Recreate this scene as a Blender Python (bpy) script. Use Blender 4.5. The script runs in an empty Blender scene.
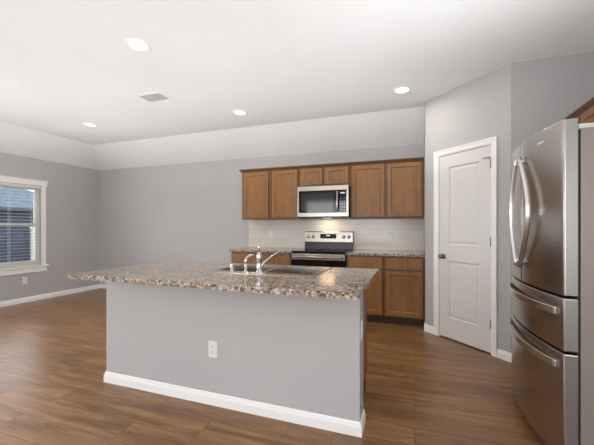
import bpy, bmesh, math, random
from mathutils import Vector, Matrix
random.seed(4)
SC = bpy.context.scene
COL = SC.collection
PI = math.pi

# ------------------------------------------------------------ camera, world, lights, exposure
CAM_H = 1.237
cam_d = bpy.data.cameras.new('camera'); cam = bpy.data.objects.new('camera', cam_d); COL.objects.link(cam)
cam_d.sensor_fit = 'HORIZONTAL'; cam_d.sensor_width = 36.0
cam_d.lens = 36.0 * 325.75 / 594.0
cam_d.shift_y = (227.8 - 222.5) / 594.0
cam_d.clip_start = 0.02; cam_d.clip_end = 200
cam.location = (0, 0, CAM_H); cam.rotation_euler = (PI / 2, 0, math.radians(19.8))
SC.camera = cam

SC.view_settings.view_transform = 'Standard'
SC.view_settings.look = 'None'
SC.view_settings.exposure = 0.74
SC.view_settings.gamma = 1.0
SC.view_settings.use_curve_mapping = False

world = bpy.data.worlds.new('world'); SC.world = world; world.use_nodes = True
wn = world.node_tree; bg = wn.nodes['Background']
tcw = wn.nodes.new('ShaderNodeTexCoord'); sep = wn.nodes.new('ShaderNodeSeparateXYZ')
wr = wn.nodes.new('ShaderNodeValToRGB')
wr.color_ramp.elements[0].position = 0.0; wr.color_ramp.elements[0].color = (.93, .94, .95, 1)
wr.color_ramp.elements[1].position = 0.6; wr.color_ramp.elements[1].color = (.68, .79, .93, 1)
wn.links.new(tcw.outputs['Generated'], sep.inputs[0]); wn.links.new(sep.outputs['Z'], wr.inputs[0])
wn.links.new(wr.outputs[0], bg.inputs['Color']); bg.inputs['Strength'].default_value = 3.4

def area_light(name, loc, rot, sx, sy, power, col):
    d = bpy.data.lights.new(name, 'AREA'); d.shape = 'RECTANGLE'; d.size = sx; d.size_y = sy
    d.energy = power; d.color = col
    o = bpy.data.objects.new(name, d); COL.objects.link(o); o.location = loc; o.rotation_euler = rot
    return o
XR_ = 1.56
DAY = (0.93, 0.965, 1.0)
area_light('rear_window_daylight', (-2.3, -3.28, 1.45), (PI / 2, 0, 0), 3.4, 1.6, 2, DAY)    # faces +Y
area_light('left_window_daylight', (-6.15, 0.75, 1.45), (PI / 2, 0, -PI / 2), 2.4, 1.6, 22, DAY)  # faces +X
area_light('right_fill_light', (XR_ + .06, -1.6, 1.4), (PI / 2, 0, PI / 2), 1.9, 1.6, 38, DAY)  # faces -X; fill added to brighten the left wall
area_light('ceiling_bounce_fill', (-2.3, -1.5, 1.5), (PI, 0, 0), 6.0, 2.4, 10, (.90, .95, 1))   # unseen fill lamp added to brighten the ceiling, no fixture
area_light('ceiling_fill', (-2.7, 2.62, 1.84), (PI, 0, 0), 5.5, 3.2, 23, (.90, .95, 1))  # added fill sheet over the island, aimed up, no fixture
area_light('kitchen_fill', (.45, 1.45, 1.86), (PI, 0, 0), 1.0, 2.2, 9, (.90, .95, 1))  # added upward fill for the right side of the ceiling
# ------------------------------------------------------------ dimensions
YB = 4.92; XL = -6.069; XR = 1.56; YR = -3.2; ZW = 2.414; ZC = 2.752
FX = XL + .542; FY = YB - .569
PC = (0.125, 4.203); PD = (0.838, 3.49)

# ------------------------------------------------------------ materials
def srgb(r, g, b):
    f = lambda c: (c / 255 / 12.92) if c / 255 <= .04045 else ((c / 255 + .055) / 1.055) ** 2.4
    return (f(r), f(g), f(b), 1)
def newmat(name, col=(.8, .8, .8, 1), rough=.5, metal=0.0, spec=.5):
    m = bpy.data.materials.new(name); m.use_nodes = True
    b = m.node_tree.nodes['Principled BSDF']
    b.inputs['Base Color'].default_value = col; b.inputs['Roughness'].default_value = rough
    b.inputs['Metallic'].default_value = metal; b.inputs['Specular IOR Level'].default_value = spec
    return m, m.node_tree, b
def N(t, kind, **kw):
    n = t.nodes.new(kind)
    for k, v in kw.items(): setattr(n, k, v)
    return n
def coords(t, scale=(1, 1, 1), rot=(0, 0, 0), loc=(0, 0, 0)):
    tc = N(t, 'ShaderNodeTexCoord'); mp = N(t, 'ShaderNodeMapping')
    mp.inputs['Scale'].default_value = scale; mp.inputs['Rotation'].default_value = rot; mp.inputs['Location'].default_value = loc
    t.links.new(tc.outputs['Object'], mp.inputs['Vector']); return mp.outputs[0]
def noise(t, vec, scale, detail=3, rough=.5, dist=0):
    n = N(t, 'ShaderNodeTexNoise'); n.inputs['Scale'].default_value = scale; n.inputs['Detail'].default_value = detail
    n.inputs['Roughness'].default_value = rough; n.inputs['Distortion'].default_value = dist
    t.links.new(vec, n.inputs['Vector']); return n
def ramp(t, fac, stops, interp='LINEAR'):
    r = N(t, 'ShaderNodeValToRGB'); cr = r.color_ramp; cr.interpolation = interp
    while len(cr.elements) < len(stops): cr.elements.new(.5)
    for e, (p, c) in zip(cr.elements, stops): e.position = p; e.color = c
    t.links.new(fac, r.inputs[0]); return r.outputs[0]
def mix(t, fac, a, b, mode='MIX'):
    m = N(t, 'ShaderNodeMix', data_type='RGBA', blend_type=mode)
    for s, v in ((m.inputs[0], fac), (m.inputs[6], a), (m.inputs[7], b)):
        if hasattr(v, 'is_linked'): t.links.new(v, s)
        else: s.default_value = v
    return m.outputs[2]
def bump(t, b, h, strength=.1, dist=.01):
    n = N(t, 'ShaderNodeBump'); n.inputs['Strength'].default_value = strength; n.inputs['Distance'].default_value = dist
    t.links.new(h, n.inputs['Height']); t.links.new(n.outputs[0], b.inputs['Normal'])

def paint(name, col, rough=.75, bs=.10, sc=160):
    m, t, b = newmat(name, col, rough, 0, .3)
    v = coords(t); n = noise(t, v, sc, 3); bump(t, b, n.outputs[0], bs, .002)
    n2 = noise(t, v, 1.2, 2)
    c = ramp(t, n2.outputs[0], [(.3, tuple(x * .97 for x in col[:3]) + (1,)), (.7, tuple(min(1, x * 1.02) for x in col[:3]) + (1,))])
    t.links.new(c, b.inputs['Base Color'])
    return m
M = {}
M['wall'] = paint('grey_wall_paint', srgb(182, 181, 180), .62, .25)
M['ceiling'] = paint('white_ceiling_paint', srgb(240, 240, 239), .9, .15, 120)
M['trim'], _, _ = newmat('white_trim_paint', srgb(243, 242, 239), .32)
M['door'], _, _ = newmat('white_door_paint', srgb(222, 220, 217), .30)
M['plastic'], _, _ = newmat('white_plastic', srgb(228, 226, 221), .35)
M['slot'], _, _ = newmat('dark_slot', (.03, .03, .03, 1), .6)

def wood():
    m, t, b = newmat('stained_maple', srgb(128, 88, 56), .38, 0, .45)
    v = coords(t, (9, 9, .9)); n = noise(t, v, 3.2, 5, .62, .6)
    v2 = coords(t, (1, 1, .5)); n2 = noise(t, v2, 5, 3)
    c1 = ramp(t, n.outputs[0], [(.25, srgb(121, 82, 43)), (.5, srgb(141, 99, 55)), (.78, srgb(153, 111, 66))])
    c2 = ramp(t, n2.outputs[0], [(.3, (.86, .84, .82, 1)), (.7, (1.05, 1.04, 1.03, 1))])
    t.links.new(mix(t, 1.0, c1, c2, 'MULTIPLY'), b.inputs['Base Color'])
    bump(t, b, n.outputs[0], .08, .002); return m
M['wood'] = wood()
M['wood_crown'], _, _ = newmat('darker_stained_maple', srgb(104, 74, 48), .45)  # darker brown finish for crown molding and face frames
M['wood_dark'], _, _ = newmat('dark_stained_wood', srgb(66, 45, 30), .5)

def floor_mat():
    m, t, b = newmat('wood_plank_floor', srgb(140, 100, 70), .33, 0, .5)
    v = coords(t, (1, 1, 1))
    br = N(t, 'ShaderNodeTexBrick'); br.offset = .37; br.offset_frequency = 2
    br.inputs['Scale'].default_value = 1.0; br.inputs['Brick Width'].default_value = 1.22; br.inputs['Row Height'].default_value = .178
    br.inputs['Mortar Size'].default_value = .0016; br.inputs['Mortar Smooth'].default_value = .3
    br.inputs['Color1'].default_value = (0, 0, 0, 1); br.inputs['Color2'].default_value = (1, 1, 1, 1); br.inputs['Mortar'].default_value = (.5, .5, .5, 1)
    t.links.new(v, br.inputs['Vector'])
    # each plank shifts the grain so the figure never runs across a joint
    mp = N(t, 'ShaderNodeVectorMath', operation='MULTIPLY_ADD')
    t.links.new(br.outputs['Color'], mp.inputs[0]); mp.inputs[1].default_value = (7.3, 5.1, 3.7)
    sc = N(t, 'ShaderNodeVectorMath', operation='MULTIPLY'); t.links.new(v, sc.inputs[0]); sc.inputs[1].default_value = (1.1, 9.5, 1)
    t.links.new(sc.outputs[0], mp.inputs[2])
    n = noise(t, mp.outputs[0], 1.6, 7, .62, .5)
    sc2 = N(t, 'ShaderNodeVectorMath', operation='MULTIPLY_ADD'); t.links.new(v, sc2.inputs[0]); sc2.inputs[1].default_value = (3, 60, 1)
    t.links.new(br.outputs['Color'], sc2.inputs[2]); n2 = noise(t, sc2.outputs[0], 2, 3, .6)
    c = ramp(t, n.outputs[0], [(.25, srgb(92, 63, 38)), (.43, srgb(128, 91, 57)), (.6, srgb(154, 113, 73)), (.8, srgb(182, 142, 98))])
    tone = ramp(t, br.outputs['Color'], [(0, (.90, .89, .88, 1)), (1, (1.07, 1.06, 1.05, 1))])
    c = mix(t, 1.0, c, tone, 'MULTIPLY')
    fine = ramp(t, n2.outputs[0], [(.3, (.90, .89, .88, 1)), (.7, (1.06, 1.06, 1.06, 1))])
    c = mix(t, 1.0, c, fine, 'MULTIPLY')
    c = mix(t, br.outputs['Fac'], c, srgb(78, 55, 38))
    t.links.new(c, b.inputs['Base Color'])
    r = ramp(t, n.outputs[0], [(.2, (.26, .26, .26, 1)), (.8, (.36, .36, .36, 1))]); t.links.new(r, b.inputs['Roughness'])
    bump(t, b, n.outputs[0], .06, .003); return m
M['floor'] = floor_mat()

def granite():
    m, t, b = newmat('speckled_granite', srgb(170, 150, 130), .12, 0, .5)
    v = coords(t)
    dn = noise(t, v, 60, 3); ad = N(t, 'ShaderNodeVectorMath', operation='MULTIPLY_ADD')
    t.links.new(dn.outputs['Color'], ad.inputs[0]); ad.inputs[1].default_value = (.012, .012, .012); t.links.new(v, ad.inputs[2])
    def vor(s):
        x = N(t, 'ShaderNodeTexVoronoi'); x.inputs['Scale'].default_value = s; t.links.new(ad.outputs[0], x.inputs['Vector'])
        sp = N(t, 'ShaderNodeSeparateColor'); t.links.new(x.outputs['Color'], sp.inputs[0]); return sp
    a = vor(74); f = vor(170)
    big = noise(t, v, 9, 3)
    base = ramp(t, a.outputs[0], [(0, srgb(30, 25, 22)), (.23, srgb(76, 55, 42)), (.37, srgb(130, 104, 82)), (.48, srgb(172, 152, 131)), (.62, srgb(204, 193, 180)), (.84, srgb(140, 137, 134))], 'CONSTANT')
    fine = ramp(t, f.outputs[1], [(0, srgb(26, 22, 20)), (.18, srgb(96, 76, 62)), (.26, srgb(190, 176, 160)), (.72, srgb(212, 203, 192))], 'CONSTANT')
    c = mix(t, .38, base, fine)
    cl = ramp(t, big.outputs[0], [(.35, (.82, .78, .74, 1)), (.6, (1.05, 1.04, 1.03, 1))])
    t.links.new(mix(t, 1.0, c, cl, 'MULTIPLY'), b.inputs['Base Color']); return m
M['granite'] = granite()

def steel(name, col, rough, sc=(3, 3, 220)):
    m, t, b = newmat(name, col, rough, 1.0)
    n = noise(t, coords(t, sc), 3, 2)
    r = ramp(t, n.outputs[0], [(.2, (rough * .93,) * 3 + (1,)), (.8, (rough * 1.07,) * 3 + (1,))]); t.links.new(r, b.inputs['Roughness'])
    return m
M['steel'] = steel('brushed_stainless', srgb(174, 167, 158), .26)
M['steel_dark'], _, _ = newmat('polished_stainless', srgb(180, 177, 173), .27, 1.0)
M['steel_bright'], _, _ = newmat('bright_stainless', srgb(214, 212, 208), .24, 1.0)
M['fridge_side'], _, _ = newmat('warm_grey_enamel', srgb(150, 142, 135), .42, .25)
M['fridge_edge'] = steel('satin_door_edge', srgb(150, 149, 145), .42)
M['chrome'], _, _ = newmat('chrome', srgb(205, 205, 204), .10, 1.0)
M['nickel'], _, _ = newmat('brushed_nickel', srgb(120, 112, 104), .28, 1.0)
M['hinge'], _, _ = newmat('satin_nickel_hinge', srgb(150, 146, 140), .35, 1.0)
M['black'], _, _ = newmat('black_enamel', (.012, .012, .012, 1), .25)
M['black_glass'], _, _ = newmat('black_glass', (.008, .008, .009, 1), .05, 0, .6)
M['oven_glass'], _, _ = newmat('smoked_glass', (.028, .026, .024, 1), .08, 0, .6)
M['gasket'], _, _ = newmat('dark_rubber', (.02, .02, .02, 1), .6)
M['legend'], _, _ = newmat('printed_grey_legend', srgb(170, 170, 168), .5)
M['vent_grey'], _, _ = newmat('grey_duct_paint', srgb(205, 205, 203), .7)
M['ring'], _, _ = newmat('burner_ring_print', (.05, .05, .05, 1), .3)

def tile():
    m, t, b = newmat('white_subway_tile', srgb(216, 208, 198), .14, 0, .5)
    tc = N(t, 'ShaderNodeTexCoord'); sp = N(t, 'ShaderNodeSeparateXYZ'); cb = N(t, 'ShaderNodeCombineXYZ')
    t.links.new(tc.outputs['Object'], sp.inputs[0]); t.links.new(sp.outputs['X'], cb.inputs['X']); t.links.new(sp.outputs['Z'], cb.inputs['Y'])
    br = N(t, 'ShaderNodeTexBrick'); br.offset = .5
    br.inputs['Scale'].default_value = 1; br.inputs['Brick Width'].default_value = .152; br.inputs['Row Height'].default_value = .076
    br.inputs['Mortar Size'].default_value = .0016; br.inputs['Mortar Smooth'].default_value = .4
    br.inputs['Color1'].default_value = srgb(219, 212, 203); br.inputs['Color2'].default_value = srgb(212, 205, 196); br.inputs['Mortar'].default_value = srgb(192, 186, 178)
    t.links.new(cb.outputs[0], br.inputs['Vector']); t.links.new(br.outputs['Color'], b.inputs['Base Color'])
    inv = N(t, 'ShaderNodeMath', operation='SUBTRACT'); inv.inputs[0].default_value = 1; t.links.new(br.outputs['Fac'], inv.inputs[1])
    nn = noise(t, tc.outputs['Object'], 14, 2); ad = N(t, 'ShaderNodeMath', operation='MULTIPLY_ADD')
    t.links.new(nn.outputs[0], ad.inputs[0]); ad.inputs[1].default_value = .5; t.links.new(inv.outputs[0], ad.inputs[2])
    bump(t, b, ad.outputs[0], .35, .002); return m
M['tile'] = tile()

def emit(name, col, s):
    m, t, b = newmat(name, (.9, .9, .9, 1), .5); b.inputs['Emission Color'].default_value = col; b.inputs['Emission Strength'].default_value = s; return m
M['lens'] = emit('lit_lens', (1, .97, .93, 1), 1.3)
M['display'] = emit('lit_display', (.35, .8, .7, 1), .12)

def glass():
    m = bpy.data.materials.new('window_glass'); m.use_nodes = True; t = m.node_tree; t.nodes.clear()
    o = N(t, 'ShaderNodeOutputMaterial'); mx = N(t, 'ShaderNodeMixShader'); tr = N(t, 'ShaderNodeBsdfTransparent'); g = N(t, 'ShaderNodeBsdfGlossy')
    fr = N(t, 'ShaderNodeFresnel'); fr.inputs[0].default_value = 1.25; g.inputs['Roughness'].default_value = .02; tr.inputs[0].default_value = (.90, .93, .94, 1)
    t.links.new(fr.outputs[0], mx.inputs[0]); t.links.new(tr.outputs[0], mx.inputs[1]); t.links.new(g.outputs[0], mx.inputs[2]); t.links.new(mx.outputs[0], o.inputs[0])
    return m
M['glass'] = glass()

# ------------------------------------------------------------ mesh helpers
class MB:
    def __init__(s): s.bm = bmesh.new()
    def box(s, x0, x1, y0, y1, z0, z1, rot=None, at=None):
        vs = [Vector((x, y, z)) for x in (x0, x1) for y in (y0, y1) for z in (z0, z1)]
        if rot is not None:
            vs = [rot @ v + Vector(at or (0, 0, 0)) for v in vs]
        v = [s.bm.verts.new(p) for p in vs]
        for f in ((0, 1, 3, 2), (4, 6, 7, 5), (0, 4, 5, 1), (2, 3, 7, 6), (0, 2, 6, 4), (1, 5, 7, 3)):
            s.bm.faces.new([v[i] for i in f])
        return s
    def tube(s, pts, r, n=12, radii=None, flat=None):
        P = [Vector(p) for p in pts]; rings = []
        up = None
        for i, p in enumerate(P):
            d = (P[min(i + 1, len(P) - 1)] - P[max(i - 1, 0)]).normalized()
            if up is None:
                up = Vector((0, 0, 1)) if abs(d.z) < .9 else Vector((1, 0, 0))
            a = d.cross(up).normalized(); b_ = a.cross(d).normalized(); up = b_
            rr = radii[i] if radii else r
            fa, fb = (flat if flat else (1, 1))
            rings.append([s.bm.verts.new(p + a * math.cos(2 * PI * k / n) * rr * fa + b_ * math.sin(2 * PI * k / n) * rr * fb) for k in range(n)])
        for i in range(len(rings) - 1):
            for k in range(n):
                f = s.bm.faces.new([rings[i][k], rings[i][(k + 1) % n], rings[i + 1][(k + 1) % n], rings[i + 1][k]]); f.smooth = True
        s.bm.faces.new(rings[0][::-1]); s.bm.faces.new(rings[-1]); return s
    def lathe(s, prof, n=32, mat=None, smooth=True):
        mat = mat or Matrix.Identity(4); rings = []
        for (r, z) in prof:
            if r < 1e-6: rings.append([s.bm.verts.new(mat @ Vector((0, 0, z)))])
            else: rings.append([s.bm.verts.new(mat @ Vector((r * math.cos(2 * PI * k / n), r * math.sin(2 * PI * k / n), z))) for k in range(n)])
        for a, b_ in zip(rings, rings[1:]):
            for k in range(n):
                q = [a[k % len(a)], a[(k + 1) % len(a)], b_[(k + 1) % len(b_)], b_[k % len(b_)]]
                q = list(dict.fromkeys(q))
                if len(q) > 2:
                    f = s.bm.faces.new(q); f.smooth = smooth
        return s
    def prism(s, pts, axis, a0, a1):
        """closed 2-D outline pushed along an axis: 'x' (y,z), 'y' (x,z), 'z' (x,y)"""
        def P(p, a): return {'x': (a, p[0], p[1]), 'y': (p[0], a, p[1]), 'z': (p[0], p[1], a)}[axis]
        A = [s.bm.verts.new(P(p, a0)) for p in pts]; B = [s.bm.verts.new(P(p, a1)) for p in pts]
        s.bm.faces.new(A); s.bm.faces.new(B[::-1])
        for i in range(len(pts)):
            j = (i + 1) % len(pts); s.bm.faces.new([A[i], B[i], B[j], A[j]])
        return s
    def sweep(s, path, prof, side=1):
        """mitred sweep of a closed profile (offset, z) along a floor polyline; side=+1 offsets to the right of travel"""
        P = [Vector(p) for p in path]; R = []
        nr = []
        for i in range(len(P) - 1):
            d = (P[i + 1] - P[i]).normalized(); nr.append(Vector((d.y, -d.x)) * side)
        for i in range(len(P)):
            if i == 0: m = nr[0]
            elif i == len(P) - 1: m = nr[-1]
            else:
                m = (nr[i - 1] + nr[i]); m = m / (m.dot(nr[i]))
            R.append([s.bm.verts.new((P[i].x + m.x * o, P[i].y + m.y * o, z)) for o, z in prof])
        k = len(prof)
        for a, b_ in zip(R, R[1:]):
            for j in range(k): s.bm.faces.new([a[j], a[(j + 1) % k], b_[(j + 1) % k], b_[j]])
        s.bm.faces.new(R[0][::-1]); s.bm.faces.new(R[-1]); return s
    def build(s, name, mat, parent=None, bev=0, seg=2, smooth=False, loc=None):
        bmesh.ops.recalc_face_normals(s.bm, faces=s.bm.faces)
        if smooth:
            for f in s.bm.faces: f.smooth = True
        me = bpy.data.meshes.new(name); s.bm.to_mesh(me); s.bm.free()
        me.materials.append(M[mat] if isinstance(mat, str) else mat)
        o = bpy.data.objects.new(name, me); COL.objects.link(o)
        if parent: o.parent = parent
        if loc: o.location = loc
        if bev:
            b_ = o.modifiers.new('bevel', 'BEVEL'); b_.width = bev; b_.segments = seg; b_.limit_method = 'ANGLE'; b_.angle_limit = math.radians(40)
        return o

def tag(o, label=None, cat=None, group=None, kind=None):
    for k, v in (('label', label), ('category', cat), ('group', group), ('kind', kind)):
        if v: o[k] = v
    return o
def thing(name, label, cat, loc=(0, 0, 0), rz=0, group=None):
    o = bpy.data.objects.new(name, None); COL.objects.link(o); o.location = loc; o.rotation_euler = (0, 0, rz); o.empty_display_size = .1
    return tag(o, label, cat, group)
def copy_tree(o, parent=None):
    c = o.copy(); COL.objects.link(c)
    if parent: c.parent = parent
    for ch in list(o.children): copy_tree(ch, c)
    return c
def struct(o): o['kind'] = 'structure'; return o

def panel_face(name, w, h, t, cells, mat, parent, x=0, y=0, z=0, xs=None, zs=None, steps=((.006, -.006), (.010, .0)), bev=.0015):
    """slab w x h x t, front at local y, facing -y; cells = grid cells that carry a moulded recess"""
    xs = xs or [0, w]; zs = zs or [0, h]
    bm = bmesh.new()
    F = [[bm.verts.new((x + a, y, z + c)) for c in zs] for a in xs]
    Bk = [[bm.verts.new((x + a, y + t, z + c)) for c in zs] for a in xs]
    pf = []
    nx, nz = len(xs), len(zs)
    for i in range(nx - 1):
        for j in range(nz - 1):
            f = bm.faces.new([F[i][j], F[i + 1][j], F[i + 1][j + 1], F[i][j + 1]])
            if (i, j) in cells: pf.append(f)
            bm.faces.new([Bk[i][j], Bk[i][j + 1], Bk[i + 1][j + 1], Bk[i + 1][j]])
    for i in range(nx - 1):
        bm.faces.new([F[i][0], Bk[i][0], Bk[i + 1][0], F[i + 1][0]]); bm.faces.new([F[i][-1], F[i + 1][-1], Bk[i + 1][-1], Bk[i][-1]])
    for j in range(nz - 1):
        bm.faces.new([F[0][j], F[0][j + 1], Bk[0][j + 1], Bk[0][j]]); bm.faces.new([F[-1][j], Bk[-1][j], Bk[-1][j + 1], F[-1][j + 1]])
    bmesh.ops.recalc_face_normals(bm, faces=bm.faces)
    for th, dp in steps:
        bmesh.ops.inset_individual(bm, faces=pf, thickness=th, depth=dp)
    me = bpy.data.meshes.new(name); bm.to_mesh(me); bm.free(); me.materials.append(M[mat])
    o = bpy.data.objects.new(name, me); COL.objects.link(o); o.parent = parent
    if bev:
        b_ = o.modifiers.new('bevel', 'BEVEL'); b_.width = bev; b_.segments = 2; b_.limit_method = 'ANGLE'; b_.angle_limit = math.radians(50)
    return o
def cab_door(parent, x0, x1, z0, z1, y, name='door', fr=.052):
    w, h = x1 - x0, z1 - z0
    return panel_face(name, w, h, .019, {(1, 1)}, 'wood', parent, x0, y, z0, [0, fr, w - fr, w], [0, fr, h - fr, h], ((.002, -.004), (.010, -.007)), .0018)
def drawer_front(parent, x0, x1, z0, z1, y):
    return MB().box(x0, x1, y, y + .019, z0, z1).build('drawer', 'wood', parent, .003)

# ------------------------------------------------------------ room shell
def wall_cells(mb, us, zs, holes, put):
    for i in range(len(us) - 1):
        for j in range(len(zs) - 1):
            if (i, j) not in holes: put(us[i], us[i + 1], zs[j], zs[j + 1])
struct(MB().box(XL - .12, XR + .12, YR - .12, YB + .12, -.1, 0).build('floor', 'floor'))
T = .12
# left wall with two windows
WY0, WY1, WZ0, WZ1 = 2.87, 3.80, .60, 1.955
w = MB(); ys = [YR - T, -.45, 1.95, WY0, WY1, YB + T]; zz = [0, WZ0, .65, WZ1, 2.25, ZC + .1]
for i in range(5):
    for j in range(5):
        a, b_, c, d = ys[i], ys[i + 1], zz[j], zz[j + 1]
        if i == 3 and j in (1, 2): continue
        if i == 1 and j in (2, 3): continue
        w.box(XL - T, XL, a, b_, c, d)
struct(w.build('wall_left', 'wall'))
struct(MB().box(XL, XR, YB, YB + T, 0, ZC).build('wall_back', 'wall'))
w = MB()
w.box(XR, XR + T, YR - T, -2.6, 0, ZC + .1).box(XR, XR + T, -.6, YB + T, 0, ZC + .1).box(XR, XR + T, -2.6, -.6, 0, .55).box(XR, XR + T, -2.6, -.6, 2.25, ZC + .1)
struct(w.build('wall_right', 'wall'))
w = MB(); xs_ = [XL, -4.8, .2, XR]
w.box(XL, -4.05, YR - T, YR, 0, ZC + .1).box(-.55, XR, YR - T, YR, 0, ZC + .1).box(-4.05, -.55, YR - T, YR, 2.3, ZC + .1).box(-4.05, -.55, YR - T, YR, 0, .6)
struct(w.build('wall_rear', 'wall'))
# pantry enclosure: return, angled wall with the door opening, wall beside the refrigerator
S0, S1, DZ = .190, .831, 2.065
struct(MB().box(PC[0], PC[0] + T, PC[1] + .05, YB, 0, ZC).build('wall_pantry_return', 'wall'))
R45 = Matrix.Rotation(-PI / 4, 3, 'Z')
L45 = math.hypot(PD[0] - PC[0], PD[1] - PC[1])
w = MB()
for s0, s1, z0, z1 in ((0, S0, 0, ZC), (S1, L45, 0, ZC), (S0, S1, DZ, ZC)):
    w.box(s0, s1, 0, T, z0, z1, R45, (PC[0], PC[1], 0))
struct(w.build('wall_pantry', 'wall'))
struct(MB().box(PD[0], XR, PD[1], PD[1] + T, 0, ZC).build('wall_refrigerator', 'wall'))
# ceiling with sloped borders along the left and back walls
bm = bmesh.new(); V = lambda *p: bm.verts.new(p)
a = [V(FX, YR - T, ZC), V(XR + T, YR - T, ZC), V(XR + T, FY, ZC), V(FX, FY, ZC)]
b = [V(XL, YR - T, ZW), V(XL, YB, ZW), V(XR + T, YB, ZW)]
u = [V(XL - T, YR - T, ZC + .15), V(XR + T, YR - T, ZC + .15), V(XR + T, YB + T, ZC + .15), V(XL - T, YB + T, ZC + .15)]
bm.faces.new(a); bm.faces.new([b[0], a[0], a[3], b[1]]); bm.faces.new([a[3], a[2], b[2], b[1]]); bm.faces.new(u)
me = bpy.data.meshes.new('ceiling'); bm.to_mesh(me); bm.free(); me.materials.append(M['ceiling'])
o = bpy.data.objects.new('ceiling', me); COL.objects.link(o); struct(o)

BBP = [(0, 0), (.014, 0), (.014, .052), (.012, .060), (.009, .064), (.009, .072), (.006, .079), (.004, .083), (0, .083)]
struct(MB().sweep([(XL, YR), (XL, YB), (-2.62, YB)], BBP).build('baseboard_left', 'trim'))
def pt45(s, off=0): return (PC[0] + s / math.sqrt(2) - off / math.sqrt(2), PC[1] - s / math.sqrt(2) - off / math.sqrt(2))
struct(MB().sweep([(PC[0], 4.30), PC, pt45(.148)], BBP).build('baseboard_pantry', 'trim'))
struct(MB().sweep([pt45(.873), PD, (XR, PD[1])], BBP).build('baseboard_refrigerator', 'trim'))
struct(MB().sweep([(XR, PD[1]), (XR, YR), (XL, YR)], BBP).build('baseboard_right', 'trim'))
# tiled backsplash (part of the setting)
struct(MB().box(-2.636, PC[0], YB - .008, YB, .912, 1.3705).build('trim_1', 'tile'))

# ------------------------------------------------------------ window on the left wall
win = MB()
fx0, fx1 = XL - .10, XL - .045
win.box(fx0, fx1, WY0, WY0 + .035, WZ0, WZ1).box(fx0, fx1, WY1 - .035, WY1, WZ0, WZ1).box(fx0, fx1, WY0 + .035, WY1 - .035, WZ1 - .035, WZ1).box(fx0, fx1, WY0 + .035, WY1 - .035, WZ0, WZ0 + .045)
wroot = struct(win.build('window_1', 'plastic', None, .002))
ZM = 1.295
def sash(z0, z1, dx):
    s = MB(); y0, y1 = WY0 + .035, WY1 - .035
    a0, a1 = XL - .092 + dx, XL - .068 + dx; k = .03
    s.box(a0, a1, y0, y0 + k, z0, z1).box(a0, a1, y1 - k, y1, z0, z1).box(a0, a1, y0 + k, y1 - k, z0, z0 + .04).box(a0, a1, y0 + k, y1 - k, z1 - .04, z1)
    o = s.build('sash', 'plastic', wroot, .0015)
    MB().box((a0 + a1) / 2 - .002, (a0 + a1) / 2 + .002, y0 + k, y1 - k, z0 + .04, z1 - .04).build('pane', 'glass', o)
    return o
sash(ZM - .02, WZ1 - .035, 0); sash(WZ0 + .045, ZM + .02, .024)
c = MB()
c.box(XL, XL + .018, WY0 - .07, WY0, WZ0, WZ1).box(XL, XL + .018, WY1, WY1 + .07, WZ0, WZ1)
c.box(XL, XL + .022, WY0 - .09, WY1 + .09, WZ1, WZ1 + .075).box(XL, XL + .034, WY0 - .10, WY1 + .10, WZ1 + .075, WZ1 + .095)
c.build('window_casing', 'trim', wroot, .002)
c = MB(); c.box(XL - .044, XL + .045, WY0 - .10, WY1 + .10, WZ0 - .028, WZ0).box(XL, XL + .018, WY0 - .085, WY1 + .085, WZ0 - .115, WZ0 - .028)
c.build('window_sill', 'trim', wroot, .003)
# blinds
bl = thing('window_blinds', 'white horizontal slat blinds, open, hanging in the left wall window', 'blinds', (XL - .018, (WY0 + WY1) / 2, WZ0))
hw = (WY1 - WY0) / 2 - .012; H = WZ1 - WZ0
MB().box(-.022, .022, -hw, hw, H - .045, H - .002).build('head_rail', 'plastic', bl, .002)
s = MB(); zc_ = .035
Rt = Matrix.Rotation(math.radians(-6), 3, 'Y')
while zc_ < H - .06:
    s.box(-.019, .019, -hw, hw, -.0013, .0013, Rt, (0, 0, zc_)); zc_ += .052
s.build('slats', 'plastic', bl)
MB().box(-.022, .022, -hw, hw, .006, .022).build('bottom_rail', 'plastic', bl, .002)
for yy in (-hw + .12, hw - .12, 0):
    MB().box(.0235, .0245, yy - .002, yy + .002, .02, H - .045).box(-.0245, -.0235, yy - .002, yy + .002, .02, H - .045).build('ladder_cord', 'plastic', bl)
MB().tube([(.028, hw - .08, H - .05), (.03, hw - .08, .55)], .004, 8).build('tilt_wand', 'plastic', bl)

# openings that light the room from behind the camera
def big_window(name, horiz, a0, a1, z0, z1, base, n):
    f = MB(); k = .05
    def bx(p0, p1, q0, q1):
        if horiz: f.box(p0, p1, base - .03, base + .03, q0, q1)
        else: f.box(base - .03, base + .03, p0, p1, q0, q1)
    bx(a0, a1, z0, z0 + k); bx(a0, a1, z1 - k, z1)
    for i in range(n + 1):
        c_ = a0 + (a1 - a0) * i / n; c_ = min(max(c_, a0 + k / 2), a1 - k / 2); bx(c_ - k / 2, c_ + k / 2, z0 + k, z1 - k)
    return struct(f.build(name, 'plastic'))
big_window('window_2', False, -.45, 1.95, .65, 2.25, XL - .06, 2)
big_window('fill_window', False, -2.6, -.6, .55, 2.25, XR + .06, 2)  # unseen opening added for the fill light on the left wall
big_window('window_3', True, -4.05, -.55, .6, 2.3, YR - .06, 3)

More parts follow.
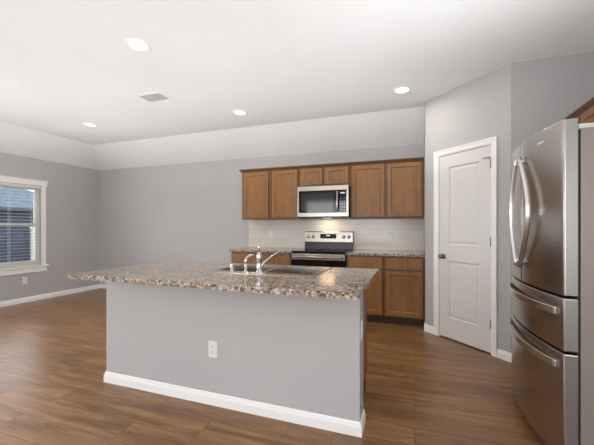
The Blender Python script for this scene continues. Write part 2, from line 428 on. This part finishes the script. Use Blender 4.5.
# ------------------------------------------------------------ outside the left window
def ext_mat(name, col, rough=.9, sc=8):
    m, t, b_ = newmat(name, col, rough); n = noise(t, coords(t), sc, 4)
    c_ = ramp(t, n.outputs[0], [(.3, tuple(x * .8 for x in col[:3]) + (1,)), (.7, tuple(min(1, x * 1.15) for x in col[:3]) + (1,))]); t.links.new(c_, b_.inputs['Base Color']); return m
M['brick'] = ext_mat('slate_blue_siding', srgb(44, 49, 60))
M['shingle'] = ext_mat('grey_shingle', srgb(66, 72, 82), .9, 14)
M['grass'] = ext_mat('lawn', srgb(52, 60, 46), .95, 4)
MB().box(-40, XL - .3, -14, 30, -.25, -.15).build('ground', 'grass')['kind'] = 'structure'
hs = thing('neighbouring_house', 'slate coloured neighbouring house with a grey hip roof seen through the blinds', 'house', (-24, 13.3, -.15))
MB().box(-3.5, 3.5, -3.5, 3.5, 0, 2.5).build('house_wall', 'brick', hs)
bm = bmesh.new(); V = lambda *p: bm.verts.new(p)
e = [V(-3.9, -3.9, 2.45), V(3.9, -3.9, 2.45), V(3.9, 3.9, 2.45), V(-3.9, 3.9, 2.45)]; r = [V(0, -.3, 4.0), V(0, .3, 4.0)]
bm.faces.new([e[0], e[1], r[0]]); bm.faces.new([e[1], e[2], r[1], r[0]]); bm.faces.new([e[2], e[3], r[1]]); bm.faces.new([e[3], e[0], r[0], r[1]]); bm.faces.new(e)
me = bpy.data.meshes.new('roof'); bm.to_mesh(me); bm.free(); me.materials.append(M['shingle']); o = bpy.data.objects.new('roof', me); COL.objects.link(o); o.parent = hs
MB().box(3.9, 3.98, -3.9, 3.9, 2.36, 2.50).build('gutter', 'shingle', hs)
fn = thing('yard_fence', 'dark slate board fence with a pale post seen through the lower blinds', 'fence', (-10, 6, -.15))
q = MB(); yy = -5.0
while yy < 5: q.box(-.012, .012, yy, yy + .135, 0, 1.38); yy += .142
q.build('fence_boards', 'brick', fn)
MB().box(.013, .10, -.05, .05, 0, 1.42).build('fence_post', 'fridge_side', fn)

# ------------------------------------------------------------ pantry door
dr = struct(bpy.data.objects.new('door_1', None)); COL.objects.link(dr); dr.location = (PC[0], PC[1], 0); dr.rotation_euler = (0, 0, -PI / 4)
D0, D1, DH = .204, .817, 2.045
w_ = D1 - D0
panel_face('door_panel', w_, DH - .015, .035, {(1, 1), (1, 3)}, 'door', dr, D0, .004, .015, [0, .125, w_ - .125, w_],
           [0, .225, .855, 1.035, 1.895, DH - .015], ((.014, -.009), (.022, .0), (.012, .005)), .001)
cs = MB(); cw = .057
CP = [(0, -.002), (0, -.016), (.010, -.018), (.020, -.013), (.040, -.011), (.050, -.009), (cw, -.006), (cw, 0)]
def casing(mb):
    # mitred casing: left leg, head, right leg
    i0, i1, zt = D0 - .008, D1 + .008, DH + .010
    path = [(i0, 0, -1, 0), (i0, zt, -1, 1), (i1, zt, 1, 1), (i1, 0, 1, 0)]
    R = []
    for (x, z, dx, dz) in path:
        R.append([mb.bm.verts.new((x + dx * (cw - o_), yv, z + dz * (cw - o_))) for o_, yv in [(0, 0), (0, -.019), (.012, -.019), (.020, -.014), (.040, -.012), (.048, -.010), (cw, -.008), (cw, 0)]])
    k = len(R[0])
    for a, b_ in zip(R, R[1:]):
        for j in range(k): mb.bm.faces.new([a[j], a[(j + 1) % k], b_[(j + 1) % k], b_[j]])
    mb.bm.faces.new(R[0][::-1]); mb.bm.faces.new(R[-1])
casing(cs); cs.build('door_casing', 'trim', dr)
jb = MB(); jb.box(S0, D0 - .002, -.001, T, 0, DH + .003).box(D1 + .002, S1, -.001, T, 0, DH + .003).box(S0, S1, -.001, T, DH + .003, DZ)
jb.build('door_jamb', 'trim', dr)
MB().box(D0 - .002, D1 + .002, .045, .062, 0, DH + .003).build('door_stop', 'gasket', dr)
kn = Matrix.Translation((D0 + .055, .004, .915)) @ Matrix.Rotation(PI / 2, 4, 'X')
MB().lathe([(0, 0), (.030, 0), (.031, .004), (.026, .009), (.012, .011), (.011, .030), (.018, .036), (.026, .046), (.027, .054), (.022, .062), (.010, .066), (0, .0665)], 32, kn).build('door_knob', 'nickel', dr)
for zc_ in (.30, 1.10, 1.86):
    h_ = MB().tube([(D1 + .001, -.004, zc_ - .045), (D1 + .001, -.004, zc_ + .045)], .007, 10)
    h_.box(D1 - .012, D1 + .001, .001, .004, zc_ - .042, zc_ + .042)
    h_.build('hinge', 'hinge', dr)
MB().tube([(D1 + .001, -.006, 1.915), (D1 - .02, -.02, 1.925), (D1 - .070, -.02, 1.925), (D1 - .078, -.006, 1.925)], .005, 10).build('hinge_stop', 'hinge', dr)

# ------------------------------------------------------------ wall and base cabinets on the back wall
def wall_cabinet(label, x0, x1, z0, z1, doors, dz0, dz1, yf=4.606):
    cx = (x0 + x1) / 2
    t = thing('wall_cabinet', label, 'cabinet', (cx, YB, z0), 0, 'brown wall cabinets')
    q = MB(); d = yf - YB
    q.box(x0 - cx + .001, x1 - cx - .001, d + .019, 0, 0, z1 - z0)
    q.build('cabinet_body', 'wood', t, .001)
    f = MB(); a, b_ = x0 - cx + .001, x1 - cx - .001; k = .036; h = z1 - z0
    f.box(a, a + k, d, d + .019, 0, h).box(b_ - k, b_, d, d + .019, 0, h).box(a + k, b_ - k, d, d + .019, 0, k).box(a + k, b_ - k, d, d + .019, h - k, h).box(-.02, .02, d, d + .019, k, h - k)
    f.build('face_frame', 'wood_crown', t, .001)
    for p, q_ in doors: cab_door(t, p - cx, q_ - cx, dz0 - z0, dz1 - z0, d - .0195)
    return t
wall_cabinet('tall brown two-door wall cabinet left of the microwave', -2.592, -1.621, 1.372, 2.13, [(-2.560, -2.128), (-2.070, -1.650)], 1.392, 2.108)
wall_cabinet('short brown two-door wall cabinet above the microwave', -1.619, -.859, 1.845, 2.13, [(-1.598, -1.262), (-1.218, -.882)], 1.868, 2.108)
wall_cabinet('tall brown two-door wall cabinet beside the pantry door', -.857, .122, 1.372, 2.13, [(-.828, -.385), (-.345, .092)], 1.392, 2.108)
CR = [(0, 2.118), (.006, 2.118), (.009, 2.126), (.020, 2.136), (.030, 2.148), (.036, 2.152), (.036, 2.162), (0, 2.162)]
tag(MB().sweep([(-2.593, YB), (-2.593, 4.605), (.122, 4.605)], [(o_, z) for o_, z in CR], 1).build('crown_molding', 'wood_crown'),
    'dark brown crown molding along the top of the back wall cabinets', 'molding')

def base_cabinet(label, x0, x1, ndoor, yf, yback, loc_y, rz=0, toe=.075, drawers=True, group='brown base cabinets', hollow=False):
    cx = (x0 + x1) / 2; w2 = (x1 - x0) / 2 - .001; d = yf - yback
    t = thing('base_cabinet', label, 'cabinet', (cx, loc_y, 0), rz, group)
    if hollow:
        MB().box(-w2, -w2 + .016, d + .019, 0, .10, .874).box(w2 - .016, w2, d + .019, 0, .10, .874).box(-w2 + .016, w2 - .016, d + .019, 0, .10, .116).box(-w2 + .016, w2 - .016, -.010, 0, .116, .874).build('cabinet_body', 'wood', t, .001)
    else:
        MB().box(-w2, w2, d + .019, 0, .10, .874).build('cabinet_body', 'wood', t, .001)
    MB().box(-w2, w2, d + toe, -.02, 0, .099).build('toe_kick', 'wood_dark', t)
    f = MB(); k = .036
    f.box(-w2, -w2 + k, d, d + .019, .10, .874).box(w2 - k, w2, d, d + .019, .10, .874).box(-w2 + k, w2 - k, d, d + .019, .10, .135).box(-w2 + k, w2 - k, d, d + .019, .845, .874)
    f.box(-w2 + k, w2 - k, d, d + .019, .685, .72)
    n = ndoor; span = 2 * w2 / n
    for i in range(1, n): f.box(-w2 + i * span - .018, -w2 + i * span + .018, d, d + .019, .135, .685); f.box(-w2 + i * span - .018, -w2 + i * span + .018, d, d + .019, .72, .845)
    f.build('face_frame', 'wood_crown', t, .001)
    for i in range(n):
        a = -w2 + i * span + (.024 if i == 0 else .021); b_ = -w2 + (i + 1) * span - (.024 if i == n - 1 else .021)
        cab_door(t, a, b_, .120, .692, d - .0195)
        drawer_front(t, a, b_, .708, .858, d - .0195)
    return t
base_cabinet('brown base cabinet on the back wall left of the range', -2.61, -1.624, 2, 4.31, YB, YB)
base_cabinet('brown base cabinet with two drawers between the range and the pantry', -.852, .122, 2, 4.31, YB, YB)
def counter(label, x0, x1, y0=4.277):
    o = MB().box(x0, x1, y0, YB - .001, .876, .911).build('countertop', 'granite', None, .004, 3)
    return tag(o, label, 'countertop')
counter('short speckled granite countertop left of the range', -2.632, -1.622)
counter('speckled granite countertop right of the range, ending at the pantry', -.853, .1235)

# ------------------------------------------------------------ range
rg = thing('range', 'freestanding stainless and black electric range against the tiled backsplash', 'range', (-1.238, YB - .012, 0))
RW = .379; F = -.648
MB().box(-RW, RW, F + .03, -.002, .055, .895).build('range_body', 'black', rg, .002)
MB().box(-RW - .001, RW + .001, F + .004, -.075, .896, .918).build('cooktop', 'black_glass', rg, .004, 3)
ct = [c_ for c_ in rg.children if c_.name.startswith('cooktop')][0]
for bx_, by_, br_ in ((-.19, -.50, .10), (.19, -.50, .115), (-.19, -.24, .075), (.19, -.24, .09)):
    MB().lathe([(br_, 0), (br_, .0006), (br_ - .004, .0006), (br_ - .004, 0)], 40, Matrix.Translation((bx_, by_, .918))).build('burner_ring', 'ring', ct)
# sloped backguard: black lower band, stainless control panel
MB().prism([(-.072, .9185), (-.060, 1.02), (-.002, 1.02), (-.002, .9185)], 'x', -RW + .004, RW - .004).build('backguard_base', 'black', rg, .001)
MB().prism([(-.072, 1.021), (-.058, 1.172), (-.050, 1.182), (-.002, 1.182), (-.002, 1.021)], 'x', -RW, RW).build('control_panel', 'steel', rg, .002)
cp = [c_ for c_ in rg.children if c_.name.startswith('control_panel')][0]
tilt = math.atan2(.014, .151)
def on_panel(x, z, d=0): return Matrix.Translation((x, -.072 + (z - 1.021) * .0927 - d, z)) @ Matrix.Rotation(-tilt, 4, 'X')
q = MB(); mm = on_panel(0, 1.107, 0); q.box(-.125, .125, -.004, .003, -.034, .034, mm.to_3x3(), mm.translation); q.build('clock_display', 'black_glass', cp, .001)
q = MB(); q.box(-.028, .028, -.0048, -.0041, .004, .018, mm.to_3x3(), mm.translation); q.build('clock_digits', 'display', cp)
for kx in (-.318, -.240, .240, .318):
    km = on_panel(kx, 1.100) @ Matrix.Rotation(PI / 2, 4, 'X')
    k_ = MB().lathe([(0, 0), (.026, 0), (.026, .003), (.020, .006), (.019, .026), (.016, .029), (0, .029)], 28, km).build('knob', 'steel_dark', cp)
    MB().box(-.0025, .0025, -.016, .016, .026, .034, km.to_3x3(), km.translation).build('knob_grip', 'black', k_)
od = MB().box(-RW + .003, RW - .003, F, F + .029, .215, .795).build('oven_door', 'black_glass', rg, .003)
MB().box(-.27, .27, F - .0015, F, .34, .66).build('oven_window', 'oven_glass', od)
MB().box(-RW + .003, RW - .003, F - .002, F + .029, .797, .880).build('door_top_band', 'steel', rg, .003)
hb = MB().tube([(-.335, F - .045, .838), (.335, F - .045, .838)], .0125, 16)
hb.box(-.33, -.30, F - .045, F - .003, .828, .848).box(.30, .33, F - .045, F - .003, .828, .848); hb.build('oven_handle', 'steel', rg, .001)
MB().box(-RW + .003, RW - .003, F, F + .029, .06, .210).build('storage_drawer', 'steel', rg, .003)
for fx in (-.33, .33):
    for fy in (-.58, -.06): MB().tube([(fx, fy, 0), (fx, fy, .054)], .018, 12).build('foot', 'gasket', rg)

# ------------------------------------------------------------ microwave
mw = thing('microwave', 'stainless over-the-range microwave with black glass door under the short cabinet', 'microwave', (-1.238, YB - .010, 1.385))
MW = .379; MH = .452; MF = -.375
MB().box(-MW, MW, MF + .001, 0, 0, MH).build('microwave_body', 'black', mw, .002)
fm = MB(); y0, y1 = MF - .034, MF
fm.box(-MW, MW, y0, y1, MH - .068, MH).box(-MW, MW, y0, y1, .012, .068).box(-MW, -MW + .024, y0, y1, .068, MH - .068).box(MW - .030, MW, y0, y1, .068, MH - .068)
fm.build('front_frame', 'steel', mw, .003)
MB().box(-MW + .024, .205, y0 + .006, y1, .068, MH - .068).build('microwave_door', 'black_glass', mw)
MB().box(-MW + .060, .165, y0 + .0045, y0 + .006, .10, MH - .10).build('microwave_window', 'oven_glass', mw)
MB().box(.207, MW - .030, y0 + .006, y1, .068, MH - .068).build('keypad', 'black_glass', mw)
kp = [c_ for c_ in mw.children if c_.name.startswith('keypad')][0]
MB().box(.262, .325, y0 + .0052, y0 + .0062, .335, .352).build('clock_digits', 'display', kp)
for i in range(5):
    for j in range(3): MB().box(.258 + j * .028, .272 + j * .028, y0 + .0052, y0 + .0062, .10 + i * .040, .108 + i * .040).build('key', 'legend', kp)
hm = MB().tube([(.226, y0 - .028, .085), (.226, y0 - .036, .15), (.226, y0 - .038, .226), (.226, y0 - .036, .30), (.226, y0 - .028, MH - .085)], .012, 14)
hm.box(.217, .235, y0 - .030, y0 + .006, .090, .112).box(.217, .235, y0 - .030, y0 + .006, MH - .112, MH - .090)
hm.build('microwave_handle', 'steel', mw, .001)
MB().box(-.30, .30, MF + .02, MF + .10, -.006, 0).build('vent_grille', 'black', mw)
MB().box(-.06, .06, -.16, -.10, -.004, 0).build('work_light_lens', 'lens', mw)
ld = bpy.data.lights.new('work_light', 'AREA'); ld.shape = 'RECTANGLE'; ld.size = .22; ld.size_y = .06; ld.energy = .55; ld.color = (1, .66, .36)
lo = bpy.data.objects.new('work_light', ld); COL.objects.link(lo); lo.parent = mw; lo.location = (0, -.13, -.012)

# ------------------------------------------------------------ island
IX0, IX1, IY0, IY1 = -2.332, -.305, 1.948, 2.098
struct(MB().box(IX0, IX1, IY0, IY1, 0, .8755).build('wall_island', 'wall'))
struct(MB().sweep([(IX0, IY1), (IX0, IY0), (IX1, IY0), (IX1, IY1)], BBP, -1 if False else 1).build('baseboard_island', 'trim'))
TP = [(0, .835), (.006, .835), (.010, .845), (.018, .853), (.020, .862), (.020, .8755), (0, .8755)]
struct(MB().sweep([(IX1, IY0 - .0), (IX1, IY1)], TP, 1).build('trim_2', 'trim'))
def island_cab(label, x0, x1, nd):
    return base_cabinet(label, x0, x1, nd, -.0 + 0, .0, 0)
for lab, x0, x1 in (('brown island base cabinet at the right end, under the granite top', -.592, -.352), ('brown island base cabinet in the middle, holding the sink', -1.500, -.594), ('brown island base cabinet at the left end, away from the range', -2.300, -1.502)):
    t = base_cabinet(lab, x0, x1, 1 if x0 > -1 else 2, 2.098 - .520, 2.098, IY1 + .002, PI, .075, True, 'brown island base cabinets', -2 < x0 < -1)
    t.location = ((x0 + x1) / 2, IY1 + .002, 0)
# granite slab with the sink cut out
SX0, SX1, SY0, SY1 = -2.314, -.262, 1.622, 2.655
KX0, KX1, KY0, KY1 = -1.43, -.665, 2.135, 2.575
g = bmesh.new()
def ringv(x0, x1, y0, y1, z): return [g.verts.new(p) for p in ((x0, y0, z), (x1, y0, z), (x1, y1, z), (x0, y1, z))]
ot, it_, ob_, ib_ = ringv(SX0, SX1, SY0, SY1, .909), ringv(KX0, KX1, KY0, KY1, .909), ringv(SX0, SX1, SY0, SY1, .877), ringv(KX0, KX1, KY0, KY1, .877)
for i in range(4):
    j = (i + 1) % 4
    g.faces.new([ot[i], ot[j], it_[j], it_[i]]); g.faces.new([ob_[j], ob_[i], ib_[i], ib_[j]]); g.faces.new([ob_[i], ob_[j], ot[j], ot[i]]); g.faces.new([it_[i], it_[j], ib_[j], ib_[i]])
bmesh.ops.recalc_face_normals(g, faces=g.faces)
ve = [e_ for e_ in g.edges if abs(e_.verts[0].co.z - e_.verts[1].co.z) > .02 and e_.verts[0].co.x in (SX0, SX1) or (abs(e_.verts[0].co.z - e_.verts[1].co.z) > .02 and (abs(e_.verts[0].co.x - SX0) < 1e-4 or abs(e_.verts[0].co.x - SX1) < 1e-4))]
bmesh.ops.bevel(g, geom=ve, offset=.008, segments=3, affect='EDGES')
me = bpy.data.meshes.new('island_countertop'); g.to_mesh(me); g.free(); me.materials.append(M['granite'])
o = bpy.data.objects.new('island_countertop', me); COL.objects.link(o)
b_ = o.modifiers.new('bevel', 'BEVEL'); b_.width = .006; b_.segments = 3; b_.limit_method = 'ANGLE'; b_.angle_limit = math.radians(50)
tag(o, 'large speckled granite countertop on the island, around the sink', 'countertop')

# sink: drop-in double bowl
sk = thing('kitchen_sink', 'stainless double-bowl sink set into the island countertop', 'sink', (-1.0475, 2.33, .9092))
def sink_mesh():
    g = bmesh.new(); V = lambda *p: g.verts.new(p)
    x0, x1, y0, y1 = -.415, .415, -.270, .270
    bowls = [(-.375, -.020, -.175, .230), (.020, .375, -.175, .230)]
    xs = [x0, bowls[0][0], bowls[0][1], bowls[1][0], bowls[1][1], x1]; ys = [y0, -.175, .230, y1]
    grid = [[V(x, y, .004) for y in ys] for x in xs]
    fs = []
    for i in range(5):
        for j in range(3):
            f = g.faces.new([grid[i][j], grid[i + 1][j], grid[i + 1][j + 1], grid[i][j + 1]])
            if j == 1 and i in (1, 3): fs.append(f)
    r = bmesh.ops.inset_individual(g, faces=fs, thickness=.006, depth=-.006)
    for th, dp in ((.004, -.10), (.010, -.055), (.03, -.006)): bmesh.ops.inset_individual(g, faces=fs, thickness=th, depth=dp)
    # rolled rim down to the stone
    be = [e_ for e_ in g.edges if e_.is_boundary]
    ex = bmesh.ops.extrude_edge_only(g, edges=be)
    for v_ in ex['geom']:
        if isinstance(v_, bmesh.types.BMVert):
            v_.co.z = 0.0; v_.co.x += .004 * (1 if v_.co.x > 0 else -1) * (abs(abs(v_.co.x) - .415) < 1e-4); v_.co.y += .004 * (1 if v_.co.y > 0 else -1) * (abs(abs(v_.co.y) - .27) < 1e-4)
    me = bpy.data.meshes.new('sink_basin'); g.to_mesh(me); g.free(); me.materials.append(M['steel']); return me
o = bpy.data.objects.new('sink_basin', sink_mesh()); COL.objects.link(o); o.parent = sk
for dx in (-.1975, .1975):
    MB().lathe([(.042, .0), (.044, .003), (.038, .004), (.030, .001), (0, .001)], 28, Matrix.Translation((dx, .03, -.163))).build('drain', 'chrome', sk)
# the cut-out must clear the bowls: the deck in front carries the taps
fa = thing('kitchen_faucet', 'chrome single-lever kitchen faucet standing at the near edge of the sink', 'faucet', (-1.045, 2.105, .9135), math.radians(-20))
MB().lathe([(0, 0), (.030, 0), (.030, .004), (.025, .010), (.019, .014), (.018, .085), (.020, .090), (.020, .125), (.016, .142), (.010, .150), (0, .151)], 32).build('faucet_body', 'chrome', fa)
MB().box(-.062, .062, -.026, .026, 0, .0035).build('deck_plate', 'chrome', fa, .0017, 3)
MB().tube([(0, .010, .050), (0, .06, .075), (0, .14, .112), (0, .20, .135), (0, .222, .138), (0, .232, .128), (0, .234, .108)], .012, 16, [.0115, .011, .0105, .010, .0105, .012, .0125]).build('spout', 'chrome', fa)
MB().tube([(0, .0, .148), (.006, -.006, .165), (.018, -.02, .200)], .006, 12, [.008, .006, .0075]).build('lever', 'chrome', fa)
sp_ = thing('side_sprayer', 'chrome hooked side sprayer on the sink deck, left of the faucet', 'sprayer', (-1.155, 2.105, .9135), math.radians(-35))
MB().lathe([(0, 0), (.024, 0), (.024, .004), (.018, .008), (.012, .012), (.011, .060), (0, .060)], 28).build('sprayer_base', 'chrome', sp_)
MB().tube([(0, 0, .060), (0, 0, .085), (.001, .010, .105), (.001, .030, .118), (.001, .052, .118), (.001, .062, .112)], .012, 14, [.011, .011, .011, .011, .013, .014]).build('spray_head', 'chrome', sp_)
ag = tag(MB().lathe([(0, 0), (.019, 0), (.019, .003), (.016, .005), (.016, .052), (.013, .058), (0, .059)], 28).build('air_gap_cap', 'chrome'), 'small chrome cylindrical air gap cap at the left of the sink deck', 'air gap')
ag.location = (-1.262, 2.095, .9135)

# ------------------------------------------------------------ outlets and switch plates
def outlet(label, loc, rz, w=.070, h=.115, switch=False, gang=1):
    t = thing('light_switch' if switch else 'wall_outlet', label, 'switch' if switch else 'outlet', loc, rz, None if switch else 'white wall outlets')
    MB().box(-w / 2, w / 2, -.006, -.0005, -h / 2, h / 2).build('cover_plate', 'plastic', t, .0025, 3)
    if switch:
        MB().box(-.016, .016, -.010, -.006, -.033, .033).build('rocker', 'plastic', t, .001)
    else:
        for zz_ in (-.020, .020):
            r_ = MB().box(-.017, .017, -.0085, -.006, zz_ - .014, zz_ + .014).build('receptacle', 'plastic', t, .001)
            sl = MB()
            for dx in (-.0065, .0065): sl.box(dx - .0014, dx + .0014, -.0089, -.0085, zz_ - .002, zz_ + .008)
            sl.tube([(0, -.0089, zz_ - .008), (0, -.0085, zz_ - .008)], .0028, 8)
            sl.build('slots', 'slot', r_)
    return t
outlet('white wall outlet on the long grey front of the island', (-1.326, IY0, .388), 0)
outlet('white wall outlet on the narrow right end of the island, near its top', (IX1, 2.005, .615), PI / 2, .055, .115)
outlet('white wall outlet under the window on the left wall', (XL, 3.545, .365), PI / 2)
outlet('white outlet on the tile backsplash left of the range', (-2.237, YB - .008, 1.115), 0)
outlet('white outlet on the tile backsplash between the range and the pantry', (-.332, YB - .008, 1.115), 0)

# ------------------------------------------------------------ refrigerator
fr = thing('refrigerator', 'large stainless french door refrigerator with two lower drawers at the right edge', 'refrigerator', (.765, 2.415, 0), -PI / 2)
W = .455
def bow(x): return -.070 - .056 * (1 - (x / W) ** 2)
MB().box(-W + .006, W - .006, 0, .73, .035, 1.725).build('refrigerator_body', 'fridge_side', fr, .004)
MB().box(-W + .02, W - .02, -.010, 0, .06, 1.72).build('door_gasket', 'gasket', fr)
def curved(name, x0, x1, z0, z1, parent, mat='steel_dark', n=20, yb=-.010, off=0, bev=.005):
    m_ = MB(); pts = [(x0 + (x1 - x0) * i / n, bow(x0 + (x1 - x0) * i / n) + off) for i in range(n + 1)]
    pts += [(x1, yb), (x0, yb)]
    m_.prism(pts, 'z', z0, z1)
    m_.bm.faces.ensure_lookup_table()
    for f in m_.bm.faces:
        c_ = f.calc_center_median(); nn = f.normal
        if len(f.verts) == 4 and c_.y < -.05 and x0 + .001 < c_.x < x1 - .001: f.smooth = True
    o = m_.build(name, mat, parent, bev, 3)
    return o
G = .003
dl = curved('door', -W, -G / 2, .900, 1.775, fr); dl['label'] = 'left door of the refrigerator'
dn = curved('door', G / 2, W, .900, 1.775, fr); dn['label'] = 'right door of the refrigerator'
for dd, xx in ((dl, -W), (dn, W)):
    s_ = 1 if xx > 0 else -1
    MB().box(xx, xx + .0012 * s_, -.062, -.014, .906, 1.769).build('door_edge', 'fridge_edge', dd)
dm = curved('drawer', -W, W, .625, .887, fr, n=32); db = curved('drawer', -W, W, .075, .612, fr, n=32)
for dd, z0, z1 in ((dm, .631, .881), (db, .081, .606)):
    MB().box(W, W + .0012, -.062, -.014, z0, z1).build('door_edge', 'fridge_edge', dd)
def bow_handle(parent, z, xe=.408):
    pts = []; n = 24
    h = MB(); rows = []
    for i in range(n + 1):
        x = -xe + 2 * xe * i / n; e_ = abs(x) / xe
        off = -.014 - .024 * (1 - e_ ** 2)
        rows.append((x, bow(x) + off))
    t_ = .012
    for sgn in (0, 1): pass
    prof = [(x, y) for x, y in rows] + [(x, y + t_) for x, y in rows[::-1]]
    h.prism(prof, 'z', z - .019, z + .019)
    for sx in (-1, 1):
        x = sx * (xe - .02); h.box(x - .014, x + .014, bow(x) - .014, bow(x) + .004, z - .016, z + .016)
    return h.build('handle', 'steel_bright', parent, .004, 3)
bow_handle(dm, .815); bow_handle(db, .545)
def door_handle(parent, sgn):
    pts = []; n = 20
    for i in range(n + 1):
        u_ = i / n; z = 1.675 - .68 * u_; s_ = math.sin(PI * u_)
        xh = sgn * (.030 + (.17 if sgn > 0 else .075) * s_); pts.append((xh, bow(xh) - .020 - .014 * s_, z))
    h = MB().tube(pts, .014, 14, None, (1.0, .75))
    for i in (1, n - 1):
        p = pts[i]; h.tube([(p[0], p[1], p[2]), (p[0], bow(p[0]) + .004, p[2])], .011, 10)
    return h.build('handle', 'steel_bright', parent)
door_handle(dl, -1); door_handle(dn, 1)
a_ = .235
e_ = MB().prism([(a_ + .056 * i / 6, bow(a_ + .056 * i / 6) - .0022) for i in range(7)] + [(a_ + .056, bow(a_ + .056) + .002), (a_, bow(a_) + .002)], 'z', 1.700, 1.712); e_.build('emblem', 'plastic', dn)
for sx in (-1, 1):
    MB().box(sx * .335 - .055, sx * .335 + .055, -.008, .14, 1.7255, 1.762).build('hinge_cover', 'plastic', fr, .005, 3)
    MB().box(sx * .30 - .04, sx * .30 + .04, .02, .06, 0, .0345).build('foot', 'gasket', fr)
    MB().box(sx * .30 - .04, sx * .30 + .04, .62, .66, 0, .0345).build('foot', 'gasket', fr)
MB().box(-W + .005, -W + .05, -.060, -.020, .045, .0735).build('hinge_bracket', 'plastic', fr, .004)
MB().box(-W + .055, W - .02, -.045, -.011, .012, .072).build('kick_grille', 'gasket', fr, .002)

# cabinets above the refrigerator on the right wall
def side_cabinet(label, y0, y1):
    cy = (y0 + y1) / 2; w2 = (y1 - y0) / 2 - .001
    t = thing('wall_cabinet', label, 'cabinet', (XR, cy, 1.83), -PI / 2, 'brown cabinets over the refrigerator')
    MB().box(-w2, w2, -.311, 0, 0, .30).build('cabinet_body', 'wood', t, .001)
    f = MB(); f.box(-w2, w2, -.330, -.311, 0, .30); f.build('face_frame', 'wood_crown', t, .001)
    cab_door(t, -w2 + .02, -.012, .018, .280, -.3495); cab_door(t, .012, w2 - .02, .018, .280, -.3495)
side_cabinet('brown wall cabinet above the refrigerator, on the right wall', 1.96, 2.78)
side_cabinet('brown wall cabinet in the corner behind the refrigerator', 2.782, 3.488)
tag(MB().sweep([(1.229, 3.488), (1.229, 1.959), (XR, 1.959)], CR).build('crown_molding', 'wood_crown'),
    'dark brown crown molding above the refrigerator at the right edge', 'molding')

# ------------------------------------------------------------ ceiling fittings
def downlight(label, x, y, first=[None]):
    if first[0] is None:
        t = thing('recessed_light', label, 'ceiling light', (x, y, ZC), 0, 'recessed ceiling lights')
        MB().lathe([(.098, 0), (.098, -.004), (.088, -.010), (.076, -.008), (.072, -.003), (.072, 0)], 40).build('trim_ring', 'trim', t)
        MB().lathe([(.072, -.0035), (.04, -.0045), (0, -.005)], 40).build('lens', 'lens', t)
        d = bpy.data.lights.new('lamp', 'AREA'); d.shape = 'DISK'; d.size = .13; d.energy = 3.5; d.color = (1, .93, .84)
        l = bpy.data.objects.new('lamp', d); COL.objects.link(l); l.parent = t; l.location = (0, 0, -.012)
        first[0] = t
    else:
        t = copy_tree(first[0]); t.location = (x, y, ZC); t['label'] = label
    return t
downlight('round recessed ceiling light nearest the camera, above the island front', -2.154, 2.094)
downlight('round recessed ceiling light farthest left, near the sloped ceiling edge', -4.475, 3.467)
downlight('round recessed ceiling light above the left kitchen cabinets', -2.155, 3.773)
downlight('round recessed ceiling light near the pantry wall, the rightmost one', -.127, 3.761)
vt = thing('ceiling_vent', 'white slatted air vent in the flat ceiling above the island', 'vent', (-2.84, 3.0, ZC), math.radians(0))
f = MB(); a, b2 = .165, .115
f.box(-a, a, -b2, -b2 + .025, -.006, 0).box(-a, a, b2 - .025, b2, -.006, 0).box(-a, -a + .025, -b2 + .025, b2 - .025, -.006, 0).box(a - .025, a, -b2 + .025, b2 - .025, -.006, 0)
f.build('vent_frame', 'trim', vt, .002)
s = MB(); yy = -b2 + .035
while yy < b2 - .03:
    s.box(-a + .025, a - .025, -.006, .006, -.0008, .0008, Matrix.Rotation(math.radians(38), 3, 'X'), (0, yy, -.0062)); yy += .021
s.build('louvres', 'trim', vt)
MB().box(-a + .025, a - .025, -b2 + .025, b2 - .025, -.0012, -.0002).build('vent_backing', 'vent_grey', vt)
